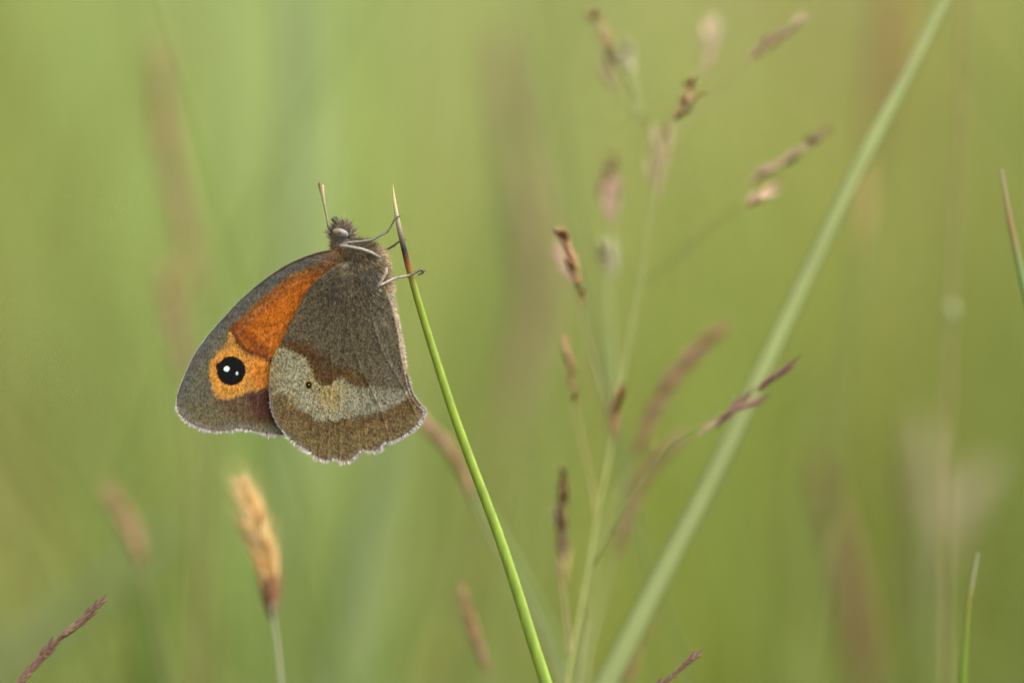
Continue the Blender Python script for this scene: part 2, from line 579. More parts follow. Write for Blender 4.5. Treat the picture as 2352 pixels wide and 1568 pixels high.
def leaf(name, label, path, d0, d1, widths, cols, turn=0.0, fold=0.25, ground=True, group=None, mat=None, cat='grass', under=1.0):
    """path px TOP->BOTTOM; widths display px list; cols list of (t,(rgb)) along the visible part"""
    n0 = len(path)
    pts = pxpath(path, d0, d1)
    vis = sum((pts[i + 1] - pts[i]).length for i in range(n0 - 1))
    if ground: pts = to_ground(pts)
    tot = sum((pts[i + 1] - pts[i]).length for i in range(len(pts) - 1))
    p, t = resample(pts, 70 if ground else 30)
    tv = np.minimum(t * tot / vis, 1.3)
    wd = np.interp(tv, list(np.linspace(0, 1, len(widths))) + [1.3], list(widths) + [widths[-1] * under]) / PXMM * .001
    acc = Acc(); acc.add(ribbon(p, wd, ramp(tv, cols), turn, fold))
    o = link(name, acc.mesh('grass_leaf', pts[-1]), mat or M_GRASS, None, pts[-1])
    tag(o, label, cat, group, 'thing')
    return o

# ------------------------------------------------------------------ the stem the butterfly holds
STEM = [(902,424),(906,462),(912,500),(919,532),(927,566),(936,604),(947,642),(958,682),(984,768),(1010,850),(1042,948),(1078,1048),(1115,1145),(1150,1240),(1188,1355),(1222,1465),(1255,1568),(1290,1690)]
sp_ = [P(u_, v_, -4.5 * max(0, i_ - 8) / 9) for i_, (u_, v_) in enumerate(STEM)]
gp = to_ground(sp_)
SROOT = gp[-1]
tot = sum((gp[i + 1] - gp[i]).length for i in range(len(gp) - 1))
dn = [(0, (235,212,150)), (45, (228,205,150)), (78, (188,170,140)), (110, (140,125,100)), (134, (82,72,58)), (142, (18,16,14)), (172, (26,18,14)), (184, (118,50,14)), (194, (156,90,24)), (206, (158,132,40)), (225, (146,150,38)), (280, (142,164,34)), (500, (138,162,34)), (900, (142,168,46)), (1300, (142,170,56))]
p, t = resample(gp, 240)
L_ = t * tot * 1000 * PXMM
rad = np.interp(L_, [0, 15, 60, 110, 170, 260, 450, 800, 1200, 2400], [0.03, 0.12, 0.24, 0.31, 0.35, 0.42, 0.50, 0.60, 0.72, 1.0]) * .001
acc = Acc(); acc.add(tube(p, rad, ramp(L_, dn), 14, flat=0.7, groove=0.25, twist=0.5))
tag(link('stalk_of_grass', acc.mesh('stalk_of_grass', SROOT), M_STEM, None, SROOT),
    'sharp green grass stem with dark band and straw tip, gripped by the butterfly', 'grass stem')

# ------------------------------------------------------------------ butterfly
# working coordinates: (cx, cy) measured on the wing side, 0.02251 mm per unit, w mm towards the camera
US = 0.4631 / PXMM
def BW(cx, cy, wv):
    """array version: wing units -> world metres"""
    cx = np.asarray(cx, float); cy = np.asarray(cy, float); wv = np.asarray(wv, float)
    u = 363.0 + cx * 0.4631; v = 387.2 + cy * 0.4631
    a = ((u - 1176) / PXMM * .001)[..., None] * np.array(RT) + ((784 - v) / PXMM * .001)[..., None] * np.array(UP)
    return a + np.array(FOC) - (wv * .001)[..., None] * np.array(FWD)
BROOT = Vector(tuple(BW(1185, 240, 0.3)))
fly = empty('butterfly', BROOT)
tag(fly, 'brown butterfly with orange forewing and black eyespot, perched with closed wings', 'butterfly')
BX, BY = 930.0, 500.0              # where the wings are hinged

FORE = [(905,425),(860,407),(800,418),(740,437),(690,457),(640,481),(600,505),(560,531),(520,560),(480,591),(440,625),(400,661),(365,697),(330,735),(298,768),(270,800),(243,832),(220,863),(198,893),(180,922),(163,953),(148,986),(133,1018),(120,1050),(110,1076),(101,1102),(93,1130),(90,1150),(93,1185),(104,1213),(132,1243),(180,1273),(230,1292),(290,1304),(350,1300),(400,1292),(450,1298),(500,1308),(560,1315),(640,1312),(690,1200),(760,1000),(830,800),(890,640),(935,500)]
HIND = [(905,470),(850,510),(795,545),(755,590),(722,640),(692,700),(662,760),(634,820),(606,872),(582,910),(566,955),(557,1005),(553,1060),(553,1120),(558,1170),(568,1212),(586,1255),(615,1295),(648,1330),(700,1372),(750,1402),(778,1425),(812,1442),(838,1446),(868,1438),(900,1444),(935,1452),(962,1438),(990,1412),(1015,1395),(1052,1400),(1092,1392),(1122,1362),(1168,1350),(1205,1334),(1238,1314),(1272,1282),(1298,1250),(1313,1218),(1312,1192),(1290,1168),(1262,1130),(1243,1085),(1232,1040),(1224,1005),(1214,960),(1207,930),(1200,880),(1192,820),(1180,760),(1165,700),(1148,645),(1125,598),(1090,560),(1050,525),(1000,485),(950,465)]

FW_COSTA = [(905,425),(860,415),(740,452),(640,500),(560,552),(480,615),(400,690),(330,765),(270,832),(220,895),(180,960),(150,1030),(125,1100),(105,1160)]
def pat_fore(x, y):
    n = len(x)
    nz = fbm(x / 22, y / 22, 3) - 0.5
    nf = fbm(x / 7, y / 7, 9) - 0.5
    nj, nk = (vnoise(x / 3.2, y / 4.2, 41) - 0.5) * 15, (vnoise(x / 3.2, y / 4.2, 43) - 0.5) * 15
    xs, ys = x + 16 * nz + 7 * nf + nj, y + nk + 14 * (fbm(x / 22, y / 22, 13) - 0.5) + 7 * (fbm(x / 7, y / 7, 19) - 0.5)
    c = np.tile(lin((103, 101, 84)), (n, 1))                        # grey olive ground
    c = mixc(c, lin((92, 92, 92)), soft(sdline(xs, ys, FW_COSTA) - 28, 40) * 0.7)
    # olive ochre flecks towards the lower margin
    c = mixc(c, lin((122, 106, 62)), soft(1170 - ys, 90) * 0.65 * (fbm(x / 9, y / 9, 31) > 0.5))
    # orange basal cell
    cell = [(935,470),(860,470),(760,492),(690,520),(620,565),(540,630),(460,702),(400,760),(368,798),(392,850),(432,905),(480,925),(560,955),(700,1000),(900,600)]
    m = soft(sdpoly(xs, ys, cell), 34)
    c = mixc(c, lin((188, 104, 26)), m)
    # darker brown towards the base and the costal side
    c = mixc(c, lin((112, 78, 40)), m * soft(sdline(xs, ys, [(900,450),(740,480),(620,540),(520,630),(400,740)]) - 38, 70) * 0.85)
    c = mixc(c, lin((112, 84, 48)), soft(np.hypot(x - 900, y - 470) - 95, 170) * 0.85)
    c = mixc(c, lin((202, 112, 26)), soft(sdpoly(xs, ys, [(700,640),(620,830),(570,930),(500,900),(520,780),(620,660)]), 80) * 0.8)
    # pale orange field round the eyespot
    post = [(366,800),(400,862),(436,906),(480,922),(520,932),(560,960),(640,1000),(600,1092),(520,1094),(470,1104),(420,1120),(372,1138),(330,1146),(296,1142),(276,1110),(262,1055),(256,995),(268,945),(296,908),(330,888),(345,850),(350,818)]
    c = mixc(c, lin((208, 148, 66)), soft(sdpoly(xs, ys, post), 22))
    c = mixc(c, lin((216, 122, 34)), soft(sdpoly(xs, ys, [(470,930),(640,1000),(600,1090),(500,1090),(450,1000)]), 60) * 0.7)
    # rust line between them
    c = mixc(c, lin((92, 42, 12)), soft(sdline(xs, ys, [(372,800),(394,848),(432,902),(470,912),(512,930),(560,952)]) - 12, 26) * 0.95)
    c = mixc(c, lin((124, 60, 18)), soft(sdline(xs, ys, [(392,782),(436,830),(480,870),(530,905)]) - 26, 56) * 0.75)
    # dark band under the field
    band = [(262,1150),(330,1152),(380,1142),(440,1120),(500,1100),(640,1092),(660,1262),(560,1258),(470,1262),(400,1235),(330,1205)]
    c = mixc(c, lin((98, 74, 50)), soft(sdpoly(xs, ys, band), 40) * 0.8)
    c = mixc(c, lin((84, 50, 38)), soft(sdpoly(xs, ys, [(440,1122),(500,1102),(660,1092),(680,1258),(500,1250),(470,1190)]), 40) * 0.9)
    # marginal grey strip and dark line
    marg = [(100,1200),(140,1248),(185,1275),(232,1292),(292,1302),(350,1298),(400,1290),(450,1296),(500,1306),(560,1314),(640,1312)]
    dm = sdline(x, y + 3 * nf, marg)
    c = mixc(c, lin((128, 122, 114)), soft(dm - 24, 14) * 0.85)
    c = mixc(c, lin((112, 84, 68)), soft(dm - 3, 8) * 0.8)
    # veins
    for ln in ([(900,560),(700,720),(620,792),(540,836),(482,912),(440,1100),(425,1285)], [(482,912),(420,1000),(395,1120),(400,1285)],
               [(560,836),(540,1000),(500,1100),(484,1272)], [(640,900),(575,1060),(548,1200),(540,1272)], [(350,870),(310,1100),(300,1180)],
               [(420,850),(345,1110),(330,1270)], [(800,500),(560,660),(380,830),(250,960)], [(760,500),(520,690),(330,900),(190,1080)]):
        c = mixc(c, c.mean(0) * 0 + lin((128, 118, 104)), soft(sdline(x + 4 * nf, y, ln) - 1.4, 5) * 0.5)
    # eyespot
    xe, ye = x + 5 * nz + 5 * nf + nj * .45, y + 6 * nf + nk * .45
    e = np.minimum(np.hypot(xe - 364, (ye - 1002)) - 72, np.hypot(xe - 302, ye - 978) - 15)
    c = mixc(c, lin((222, 152, 62)), soft(e - 26, 20) * 0.8)
    c = mixc(c, lin((14, 13, 15)), soft(e, 7))
    c = mixc(c, lin((225, 240, 250)) * 1.3, soft(np.hypot((x - 342) * 1.0, (y - 992) * 1.05) - 14 - 5 * nf, 4))
    c = mixc(c, lin((215, 232, 245)) * 1.2, soft(np.hypot((x - 393) * 1.4, (y - 1015) * 0.9) - 8.5, 4))
    fine = 0.45 * (fbm(x / 3.4, y / 5.0, 77) - 0.5) + 0.65 * (vnoise(x / 5.5, y / 8.0, 79) - 0.5)
    eyem = soft(e, 7)
    c = c * np.clip(1 + (1.25 * fine * (1 - eyem) + 0.2 * nf), 0.3, 2)[:, None]
    return np.maximum(c, 0.002) * np.array([1.05, 1.0, 0.90])

def pat_hind(x, y):
    n = len(x)
    nz = fbm(x / 26, y / 26, 23) - 0.5
    nf = fbm(x / 7, y / 7, 29) - 0.5
    nj, nk = (vnoise(x / 3.2, y / 4.6, 41) - 0.5) * 18, (vnoise(x / 3.2, y / 4.6, 43) - 0.5) * 22
    xs, ys = x + 20 * nz + 9 * nf + nj, y + nk + 18 * (fbm(x / 26, y / 26, 33) - 0.5) + 9 * (fbm(x / 7, y / 7, 39) - 0.5)
    c = np.tile(lin((103, 94, 76)), (n, 1))
    c = mixc(c, lin((88, 80, 62)), soft(np.hypot(x - 1000, y - 900) - 130, 200) * 0.6)
    c = mixc(c, lin((108, 104, 92)), soft(np.abs(x - (1080 + (y - 600) * 0.22)) - 40, 90) * 0.6)
    # warm brown next to the pale band
    top = [(590,888),(625,884),(665,900),(705,920),(740,946),(756,985),(770,1020),(788,1048),(815,1076),(845,1076),(870,1060),(895,1036),(930,1040),(955,1066),(985,1082),(1020,1087),(1050,1080),(1090,1086),(1140,1096),(1185,1108),(1235,1098)]
    bot = [(1240,1140),(1180,1170),(1130,1196),(1090,1206),(1040,1214),(1000,1224),(960,1226),(930,1236),(890,1250),(840,1244),(800,1250),(765,1236),(745,1208),(700,1192),(665,1170),(640,1120),(600,1110),(545,1140),(540,900)]
    c = mixc(c, lin((94, 66, 30)), soft(sdline(xs, ys + 28, top[2:16]) - 30, 62) * 0.85)
    c = mixc(c, lin((92, 64, 30)), soft(sdpoly(xs, ys, [(620,850),(740,870),(860,940),(885,1030),(840,1072),(790,1040),(750,950),(680,905),(600,880)]), 50) * 0.7)
    # outer olive brown field
    low = ys + 16 * np.sin(x / 27.0) * (vnoise(x / 60, x * 0, 71)) - np.interp(x, [540, 640, 745, 800, 890, 1000, 1090, 1180, 1330], [1120, 1140, 1200, 1250, 1250, 1224, 1206, 1168, 1100])
    c = mixc(c, lin((110, 94, 66)), soft(-low, 26))
    c = mixc(c, lin((88, 66, 38)), soft(np.abs(low - 38) - 22, 44) * soft(700 - xs, 60) * (0.55 + 0.6 * nz))
    c = mixc(c, lin((124, 112, 76)), soft(-(low - 90), 60) * 0.45)
    c = mixc(c, lin((128, 106, 62)), (fbm(x / 8, y / 10, 61) > 0.54) * soft(-low, 26) * 0.5)
    # the pale band
    pale = soft(sdpoly(xs, ys, top + bot), 15)
    pc = np.tile(lin((160, 157, 133)), (n, 1))
    pc = mixc(pc, lin((140, 139, 124)), soft(980 - xs, 180))
    pc = mixc(pc, lin((168, 152, 100)), soft(np.hypot((x - 850) * 0.9, (y - 1120) * 0.75) - 55, 70) * 0.85)
    pc = mixc(pc, lin((160, 150, 105)), soft(sdline(xs, ys, top[:8] + [(915,1050),(950,1085)]) - 14, 34) * 0.6)
    pc = mixc(pc, lin((146, 132, 94)), soft(xs - 610 + 12 * nz, 46) * 0.7)
    pc = mixc(pc, lin((118, 104, 82)), (fbm(x / 16, y / 16, 55) > 0.6) * 0.35)
    c = c * (1 - pale[:, None]) + pc * pale[:, None]
    c = mixc(c, lin((136, 112, 66)), soft(np.hypot(xs - 650, ys - 1150) - 40, 60) * 0.5)
    # margin
    dm = sdline(x, y + 3 * nf, HIND[12:40])
    c = mixc(c, lin((118, 114, 106)), soft(dm - 16, 16) * 0.6)
    c = mixc(c, lin((108, 88, 74)), soft(dm - 4, 8) * 0.7)
    dr = sdline(x, y, HIND[39:53])
    c = mixc(c, lin((150, 130, 108)), soft(dr - 6, 16) * 0.7)
    # veins
    for ln in ([(960,560),(950,700),(960,860),(1003,985),(1012,1090),(1030,1390)], [(930,520),(800,800),(700,960),(640,1160),(615,1280)],
               [(935,520),(850,860),(800,1000),(765,1220),(760,1410)], [(850,860),(868,1030),(850,1240),(838,1440)],
               [(950,700),(905,1040),(900,1440)], [(1003,985),(1100,1180),(1150,1352)], [(1000,540),(1110,900),(1200,1060),(1290,1240)]):
        c = c * (1 - 0.30 * soft(sdline(x + 4 * nf, y, ln) - 1.2, 6))[:, None]
    # small eyespot
    e = np.hypot((x - 750) * 1.0, (y - 1072) * 0.88) + 3 * nf
    c = mixc(c, lin((150, 124, 60)), soft(e - 24, 8) * 0.8)
    c = mixc(c, lin((16, 15, 14)), soft(e - 15.5, 5))
    c = mixc(c, lin((190, 200, 205)), soft(np.hypot(x - 752, y - 1070) - 2.6, 3))
    fine = 0.45 * (fbm(x / 3.4, y / 5.0, 97) - 0.5) + 0.65 * (vnoise(x / 5.5, y / 8.0, 99) - 0.5)
    dk = np.maximum((fbm(x / 6, y / 5, 101) < 0.30) * 0.5, (vnoise(x / 11, y / 8, 107) < 0.10) * 0.55)
    och = (vnoise(x / 6, y / 8, 103) > 0.74)[:, None]
    c = np.where(och, c * np.array([1.22, 1.14, 0.92]), c)
    c = c * np.clip(1 + (1.55 * fine + 0.28 * nf), 0.3, 2)[:, None] * (1 - dk * (1 - soft(e - 22, 6)))[:, None]
    return np.maximum(c, 0.002) * np.array([1.05, 1.0, 0.90])

VEINS = {'fore': [[(900,560),(700,720),(620,792),(540,836),(482,912),(440,1100),(425,1300)], [(482,912),(420,1000),(395,1120),(400,1290)],
            [(560,836),(540,1000),(500,1100),(484,1300)], [(640,900),(575,1060),(548,1200),(540,1300)], [(420,850),(345,1110),(330,1290)],
            [(800,500),(560,660),(380,830),(250,960)], [(760,500),(520,690),(330,900),(190,1080)]],
         'hind': [[(960,560),(950,700),(960,860),(1003,985),(1012,1090),(1030,1390)], [(930,520),(800,800),(700,960),(640,1160),(615,1280)],
            [(935,520),(850,860),(800,1000),(765,1220),(760,1410)], [(850,860),(868,1030),(850,1240),(838,1440)],
            [(950,700),(905,1040),(900,1440)], [(1003,985),(1100,1180),(1150,1352)], [(1000,540),(1110,900),(1200,1060),(1290,1240)]]}
def w_surface(x, y, which):
    r = np.hypot(x - BX, y - BY) * US
    ripple = 0.018 * np.sin(np.arctan2(y - BY, x - BX) * 34) * np.clip(r / 6, 0, 1)
    x = np.asarray(x, float); y = np.asarray(y, float)
    dv_ = np.full(x.shape, 1e9)
    for ln in VEINS[which]:
        dv_ = np.minimum(dv_, sdline(x, y, ln))
    ripple = ripple + 0.035 * np.exp(-(dv_ / 5.0) ** 2) - 0.03 * np.exp(-((dv_ - 22) / 14.0) ** 2)
    if which == 'hind':
        return 0.85 + 1.75 * np.exp(-(r / 6.5) ** 1.3) + ripple + 0.10 * (fbm(x / 90, y / 90, 4) - .5)
    return 0.42 + 1.55 * np.exp(-(r / 6.0) ** 1.3) + ripple * 0.8 + 0.10 * (fbm(x / 90, y / 90, 8) - .5)

def wing_mesh(name, outline, cx, cy, which, NR, sub, side, patf, dx=0.0, dy=0.0):
    o = catmull(outline, sub, True)
    NA = len(o)
    ts = np.linspace(0, 1, NR + 1)[1:]
    X = cx + (o[None, :, 0] - cx) * ts[:, None]
    Y = cy + (o[None, :, 1] - cy) * ts[:, None]
    x = np.concatenate([[cx], X.ravel()]); y = np.concatenate([[cy], Y.ravel()])
    c = patf(x, y) * KP
    wv = w_surface(x, y, which) * side
    v = BW(x + dx, y + dy, wv) - np.array(BROOT)
    k = np.arange(NA); k2 = (k + 1) % NA
    quads = []
    for i in range(NR - 1):
        a = 1 + i * NA
        quads.append(np.stack([a + k, a + k2, a + NA + k2, a + NA + k], 1))
    tri = np.stack([np.zeros(NA, int), 1 + k, 1 + k2], 1)
    Q = np.concatenate(quads)
    T = np.concatenate([np.stack([Q[:, 0], Q[:, 1], Q[:, 2]], 1), np.stack([Q[:, 0], Q[:, 2], Q[:, 3]], 1), tri])
    return mesh_np(name, v, T, c)

def hairs(acc, roots, dirs, lens, widths, c0, c1, bend=None, view_bias=None):
    """thin tapering triangles: roots (n,3) m, dirs unit (n,3), lens/width mm, colours (n,3)"""
    n = len(roots)
    if bend is None: bend = rng.normal(0, 0.18, (n, 3))
    side = np.cross(dirs, np.array(FWD) + rng.normal(0, 0.5, (n, 3)))
    side /= np.linalg.norm(side, axis=1)[:, None] + 1e-9
    L1 = (lens * .001)[:, None]; W = (widths * .0005)[:, None]
    mid = roots + dirs * L1 * 0.5
    tip = roots + (dirs + bend) * L1
    V = np.stack([roots - side * W, roots + side * W, mid + side * W * 0.75 + bend * L1 * .15, mid - side * W * 0.75 + bend * L1 * .15, tip], 1).reshape(-1, 3)
    b = (np.arange(n) * 5)[:, None]
    T = np.concatenate([b + np.array([[0, 1, 2]]), b + np.array([[0, 2, 3]]), b + np.array([[3, 2, 4]])])
    cm = (c0 + c1) / 2
    C = np.stack([c0, c0, cm, cm, c1], 1).reshape(-1, 3)
    acc.add((V, T, C))

def fringe(outline, i0, i1, which, side, lo, hi, cbase, ctip, dx=0.0, dy=0.0, per_mm=60, inset=5.0, skew=(0, 0)):
    o = catmull(outline, 12, True)
    seg = o[i0 * 12:i1 * 12 + 1]
    d = np.concatenate([[0], np.cumsum(np.linalg.norm(np.diff(seg, axis=0), axis=1))])
    n = int(d[-1] * US * per_mm)
    s = np.sort(rng.uniform(0, d[-1], n))
    x = np.interp(s, d, seg[:, 0]); y = np.interp(s, d, seg[:, 1])
    tx = np.interp(s + 6, d, seg[:, 0]) - np.interp(s - 6, d, seg[:, 0])
    ty = np.interp(s + 6, d, seg[:, 1]) - np.interp(s - 6, d, seg[:, 1])
    L1 = np.hypot(tx, ty) + 1e-9
    nx_, ny_ = ty / L1, -tx / L1
    cx_, cy_ = o[:, 0].mean(), o[:, 1].mean()
    flip = np.where(nx_ * (x - cx_) + ny_ * (y - cy_) < 0, -1, 1)
    nx_, ny_ = nx_ * flip, ny_ * flip
    nx_ = nx_ + rng.normal(0, 0.16, n) + skew[0]; ny_ = ny_ + rng.normal(0, 0.16, n) + skew[1]
    wv = w_surface(x, y, which) * side + rng.normal(0, 0.05, n)
    r0 = BW(x - nx_ * inset + dx, y - ny_ * inset + dy, wv) - np.array(BROOT)
    dirs = nx_[:, None] * np.array(RT) - ny_[:, None] * np.array(UP) + (rng.normal(0, 0.22, n))[:, None] * np.array(FWD)
    dirs /= np.linalg.norm(dirs, axis=1)[:, None]
    tuft = (0.5 + 0.5 * vnoise(s / 8, s * 0, 5)) * (0.55 + 0.6 * vnoise(s / 60, s * 0, 15))
    ends = np.clip(np.minimum(s, d[-1] - s) / 40, 0.3, 1)
    lens = rng.uniform(lo, hi, n) * tuft * ends
    c0 = np.tile(lin(cbase) * KP, (n, 1)) * rng.uniform(0.7, 1.2, (n, 1))
    c1 = np.tile(lin(ctip) * KP * 1.2, (n, 1)) * rng.uniform(0.85, 1.15, (n, 1))
    return r0, dirs, lens, np.full(n, 0.06), c0, c1

def add_wing(name, outline, c, which, side, patf, NR, sub, dx=0, dy=0, fr=()):
    o = link(name, wing_mesh(name, outline, c[0], c[1], which, NR, sub, side, patf, dx, dy), M_WING, fly)
    acc = Acc()
    for f in fr:
        hairs(acc, *fringe(outline, f[0], f[1], which, side, f[2], f[3], f[4], f[5], dx, dy, *f[6:]))
    if fr:
        fo = link('fringe', acc.mesh('fringe'), M_HAIR, o)
        fo['kind'] = 'stuff'
    return o

PALEB, PALET = (185,160,142), (252,248,240)
fore_fr = [(27, 39, 0.40, 0.72, PALEB, PALET)]
hind_fr = [(12, 18, 0.16, 0.34, (150,145,132), (185,182,172)), (17, 40, 0.48, 0.90, PALEB, PALET), (39, 52, 0.14, 0.3, (150,125,100), (222,205,180))]
nw = add_wing('forewing', FORE, (560, 960), 'fore', 1, pat_fore, 150, 14, fr=fore_fr)
nh = add_wing('hindwing', HIND, (870, 1000), 'hind', 1, pat_hind, 150, 14, fr=hind_fr)
add_wing('forewing', FORE, (560, 960), 'fore', -1, pat_fore, 40, 4, -4, 3, fr=[(27, 39, 0.34, 0.6, PALEB, PALET)])
add_wing('hindwing', HIND, (870, 1000), 'hind', -1, pat_hind, 40, 4, 12, 2, fr=[(17, 44, 0.36, 0.7, PALEB, PALET), (44, 52, 0.14, 0.3, (150,125,100), (205,180,150))])

# leading-edge vein of the near forewing: a thin pale rib
cp = catmull([(p_[0], p_[1]) for p_ in FORE[1:28]], 6)
wv = w_surface(cp[:, 0], cp[:, 1], 'fore')
vp = BW(cp[:, 0], cp[:, 1], wv) - np.array(BROOT)
acc = Acc(); acc.add(tube(vp, np.linspace(0.11, 0.05, len(vp)) * .001, ramp(np.linspace(0, 1, len(vp)), [(0, (110,80,50)), (0.25, (110,95,75)), (0.5, (150,145,128)), (1, (178,172,150))]), 6))
link('costal_vein', acc.mesh('costal_vein'), M_SKIN, nw)

# body: lofted trunk + jointed legs, fused into one continuous surface
def to_mm(cx, cy, wv):      # wing units -> mm in body frame
    return np.array([cx * US, -cy * US, wv])
SPINE = [(914,278,12,0.3),(912,294,32,0.8),(910,322,46,1.15),(915,358,42,1.05),(922,392,44,1.05),(955,425,84,1.75),(990,462,112,2.2),(1022,505,118,2.3),(1060,548,92,2.0),(1098,600,54,1.3),(1122,660,40,0.95),(1142,730,36,0.85),(1160,820,34,0.8),(1184,910,28,0.7),(1204,980,18,0.45),(1214,1012,5,0.12)]
sc = catmull([(a, b, c_, d_) for a, b, c_, d_ in SPINE], 5)
V, F = [], []
S = 24
n = len(sc)
for i in range(n):
    a = sc[max(0, i - 1)]; b = sc[min(n - 1, i + 1)]
    tx, ty = b[0] - a[0], -(b[1] - a[1])
    q = math.hypot(tx, ty); tx /= q; ty /= q
    sx, sy = -ty, tx
    for k in range(S):
        an = 2 * math.pi * k / S
        V.append((sc[i][0] * US + sx * math.cos(an) * sc[i][2] * US, -sc[i][1] * US + sy * math.cos(an) * sc[i][2] * US, math.sin(an) * sc[i][3]))
for i in range(n - 1):
    for k in range(S):
        k2 = (k + 1) % S
        F.append((i * S + k, i * S + k2, (i + 1) * S + k2, (i + 1) * S + k))
F.append(tuple(range(S))[::-1]); F.append(tuple((n - 1) * S + k for k in range(S)))
# legs in units of the second close-up: (a,b) -> wing units
def Q(a, b): return ((665.5 + a * 0.19286 - 363) / 0.4631, (b * 0.19286) / 0.4631)
LEGS = [
  [(1075,1075,1.0,.17),(1045,1045,1.8,.17),(960,1000,2.5,.18),(870,970,2.8,.18),(740,942,2.7,.17),(640,930,2.5,.14),(612,928,2.45,.13),(700,890,2.5,.15),(860,875,2.2,.14),(985,858,1.7,.135),(1000,850,1.65,.11),(1080,802,1.3,.115),(1160,760,0.9,.10),(1170,748,.9,.085),(1215,680,.6,.085),(1250,605,.58,.08),(1275,580,.45,.075),(1308,566,.15,.07)],
  [(1000,1010,-0.9,.15),(1045,970,-1.3,.12),(1150,964,-1.0,.105),(1165,955,-1.0,.09),(1240,915,-.7,.095),(1290,875,-.45,.08),(1340,858,-.4,.075),(1368,842,-.2,.07)],
  [(1150,1180,1.0,.2),(1148,1240,1.45,.2),(1105,1320,1.7,.19),(1055,1396,1.8,.16),(1045,1408,1.78,.13),(1100,1385,1.65,.14),(1180,1345,1.35,.15),(1255,1308,1.05,.15),(1270,1303,1.0,.11),(1400,1280,.75,.125),(1480,1252,.62,.11),(1500,1240,.55,.09),(1560,1200,.35,.12),(1585,1222,.25,.13),(1604,1212,.15,.10),(1580,1245,.2,.10),(1530,1268,.3,.08)],
  [(1060,1120,-1.2,.16),(1130,1160,-1.9,.15),(1210,1190,-1.9,.12),(1180,1240,-1.7,.12),(1300,1300,-1.3,.12),(1440,1330,-.9,.10),(1478,1338,-.6,.08)],
]
legskel = []
for leg in LEGS[:3]:
    pts = [tuple(to_mm(*Q(a, b), w_)) + (r_ * 1.18,) for a, b, w_, r_ in leg]
    cc = []
    for i in range(len(pts) - 1):
        for k in range(6):
            f = k / 6
            cc.append([pts[i][j] * (1 - f) + pts[i + 1][j] * f for j in range(4)])
    cc.append(list(pts[-1]))
    cc = np.array(cc)
    legskel.append(cc)
    off = len(V)
    for i in range(len(cc)):
        t_ = Vector(cc[min(i + 1, len(cc) - 1), :3] - cc[max(i - 1, 0), :3]).normalized()
        s_ = t_.cross(Vector((0, 0, 1))).normalized(); b_ = s_.cross(t_)
        for k in range(10):
            an = 2 * math.pi * k / 10
            pp = Vector(cc[i, :3]) + (s_ * math.cos(an) + b_ * math.sin(an)) * float(cc[i, 3])
            V.append(tuple(pp))
    for i in range(len(cc) - 1):
        for k in range(10):
            k2 = (k + 1) % 10
            F.append((off + i * 10 + k, off + i * 10 + k2, off + (i + 1) * 10 + k2, off + (i + 1) * 10 + k))
    F.append(tuple(off + k for k in range(10))[::-1]); F.append(tuple(off + (len(cc) - 1) * 10 + k for k in range(10)))
tmp = bpy.data.meshes.new('tmp_body')
tmp.from_pydata(V, [], F)
to = bpy.data.objects.new('tmp_body', tmp)
COL.objects.link(to)
md = to.modifiers.new('r', 'REMESH'); md.mode = 'VOXEL'; md.voxel_size = 0.065
dg = bpy.context.evaluated_depsgraph_get()
ev = to.evaluated_get(dg)
bm_ = bpy.data.meshes.new_from_object(ev)
bv = np.zeros(len(bm_.vertices) * 3); bm_.vertices.foreach_get('co', bv); bv = bv.reshape(-1, 3)
bn = np.zeros(len(bm_.vertices) * 3); bm_.vertices.foreach_get('normal', bn); bn = bn.reshape(-1, 3)
bf = np.array([list(p_.vertices) for p_ in bm_.polygons if len(p_.vertices) == 4])
bpy.data.objects.remove(to)
def mm_world(v):
    """body-frame mm -> world metres"""
    return BW(v[:, 0] / US, -v[:, 1] / US, v[:, 2])
def dir_world(d):
    return d[:, 0:1] * np.array(RT) + d[:, 1:2] * np.array(UP) - d[:, 2:3] * np.array(FWD)
# colours
ld = np.full(len(bv), 9.0); lt = np.zeros(len(bv)); li = np.zeros(len(bv), int)
for q, cc in enumerate(legskel):
    for k, s_ in enumerate(cc):
        dd = np.linalg.norm(bv - s_[:3], axis=1) - s_[3]
        m = dd < ld
        ld[m] = dd[m]; lt[m] = k / (len(cc) - 1); li[m] = q
ucx, ucy = bv[:, 0] / US, -bv[:, 1] / US
def body_colour(ux, uy):
    n = len(ux)
    c = np.tile(lin((120, 110, 86)), (n, 1))
    c = mixc(c, lin((150, 98, 48)), soft(np.hypot(ux - 880, uy - 420) - 40, 70))
    c = mixc(c, lin((138, 130, 114)), soft(np.hypot(ux - 915, uy - 315) - 60, 40))
    c = mixc(c, lin((205, 184, 155)), soft(-(ux - np.interp(uy, [380, 420, 470, 520, 600], [1020, 1080, 1118, 1135, 1120])), 45) * soft(400 - uy, 40))
    c = mixc(c, lin((112, 112, 110)), soft(np.hypot((ux - 1060) * 0.8, (uy - 535) * 1.3) - 45, 50) * 0.7)
    c = mixc(c, lin((215, 196, 168)), soft(600 - uy, 50))
    return c
bc = body_colour(ucx, ucy)
legc = np.zeros_like(bc)
LC = {0: [(0, (140,132,118)), (.33, (146,140,126)), (.38, (122,116,104)), (.5, (96,88,76)), (1, (72,64,56))],
      1: [(0, (120,95,75)), (1, (98,78,62))],
      2: [(0, (165,148,132)), (.3, (165,150,135)), (.55, (160,146,130)), (.6, (98,90,78)), (1, (100,78,60))]}
for q, st in LC.items():
    m = li == q
    legc[m] = ramp(lt[m], st) / KP
lm = soft(ld - 0.10, 0.06)
bc = bc * (1 - lm[:, None]) + legc * lm[:, None]
link('body', mesh_np('body', mm_world(bv) - np.array(BROOT), bf, bc * KP), M_SKIN, fly)

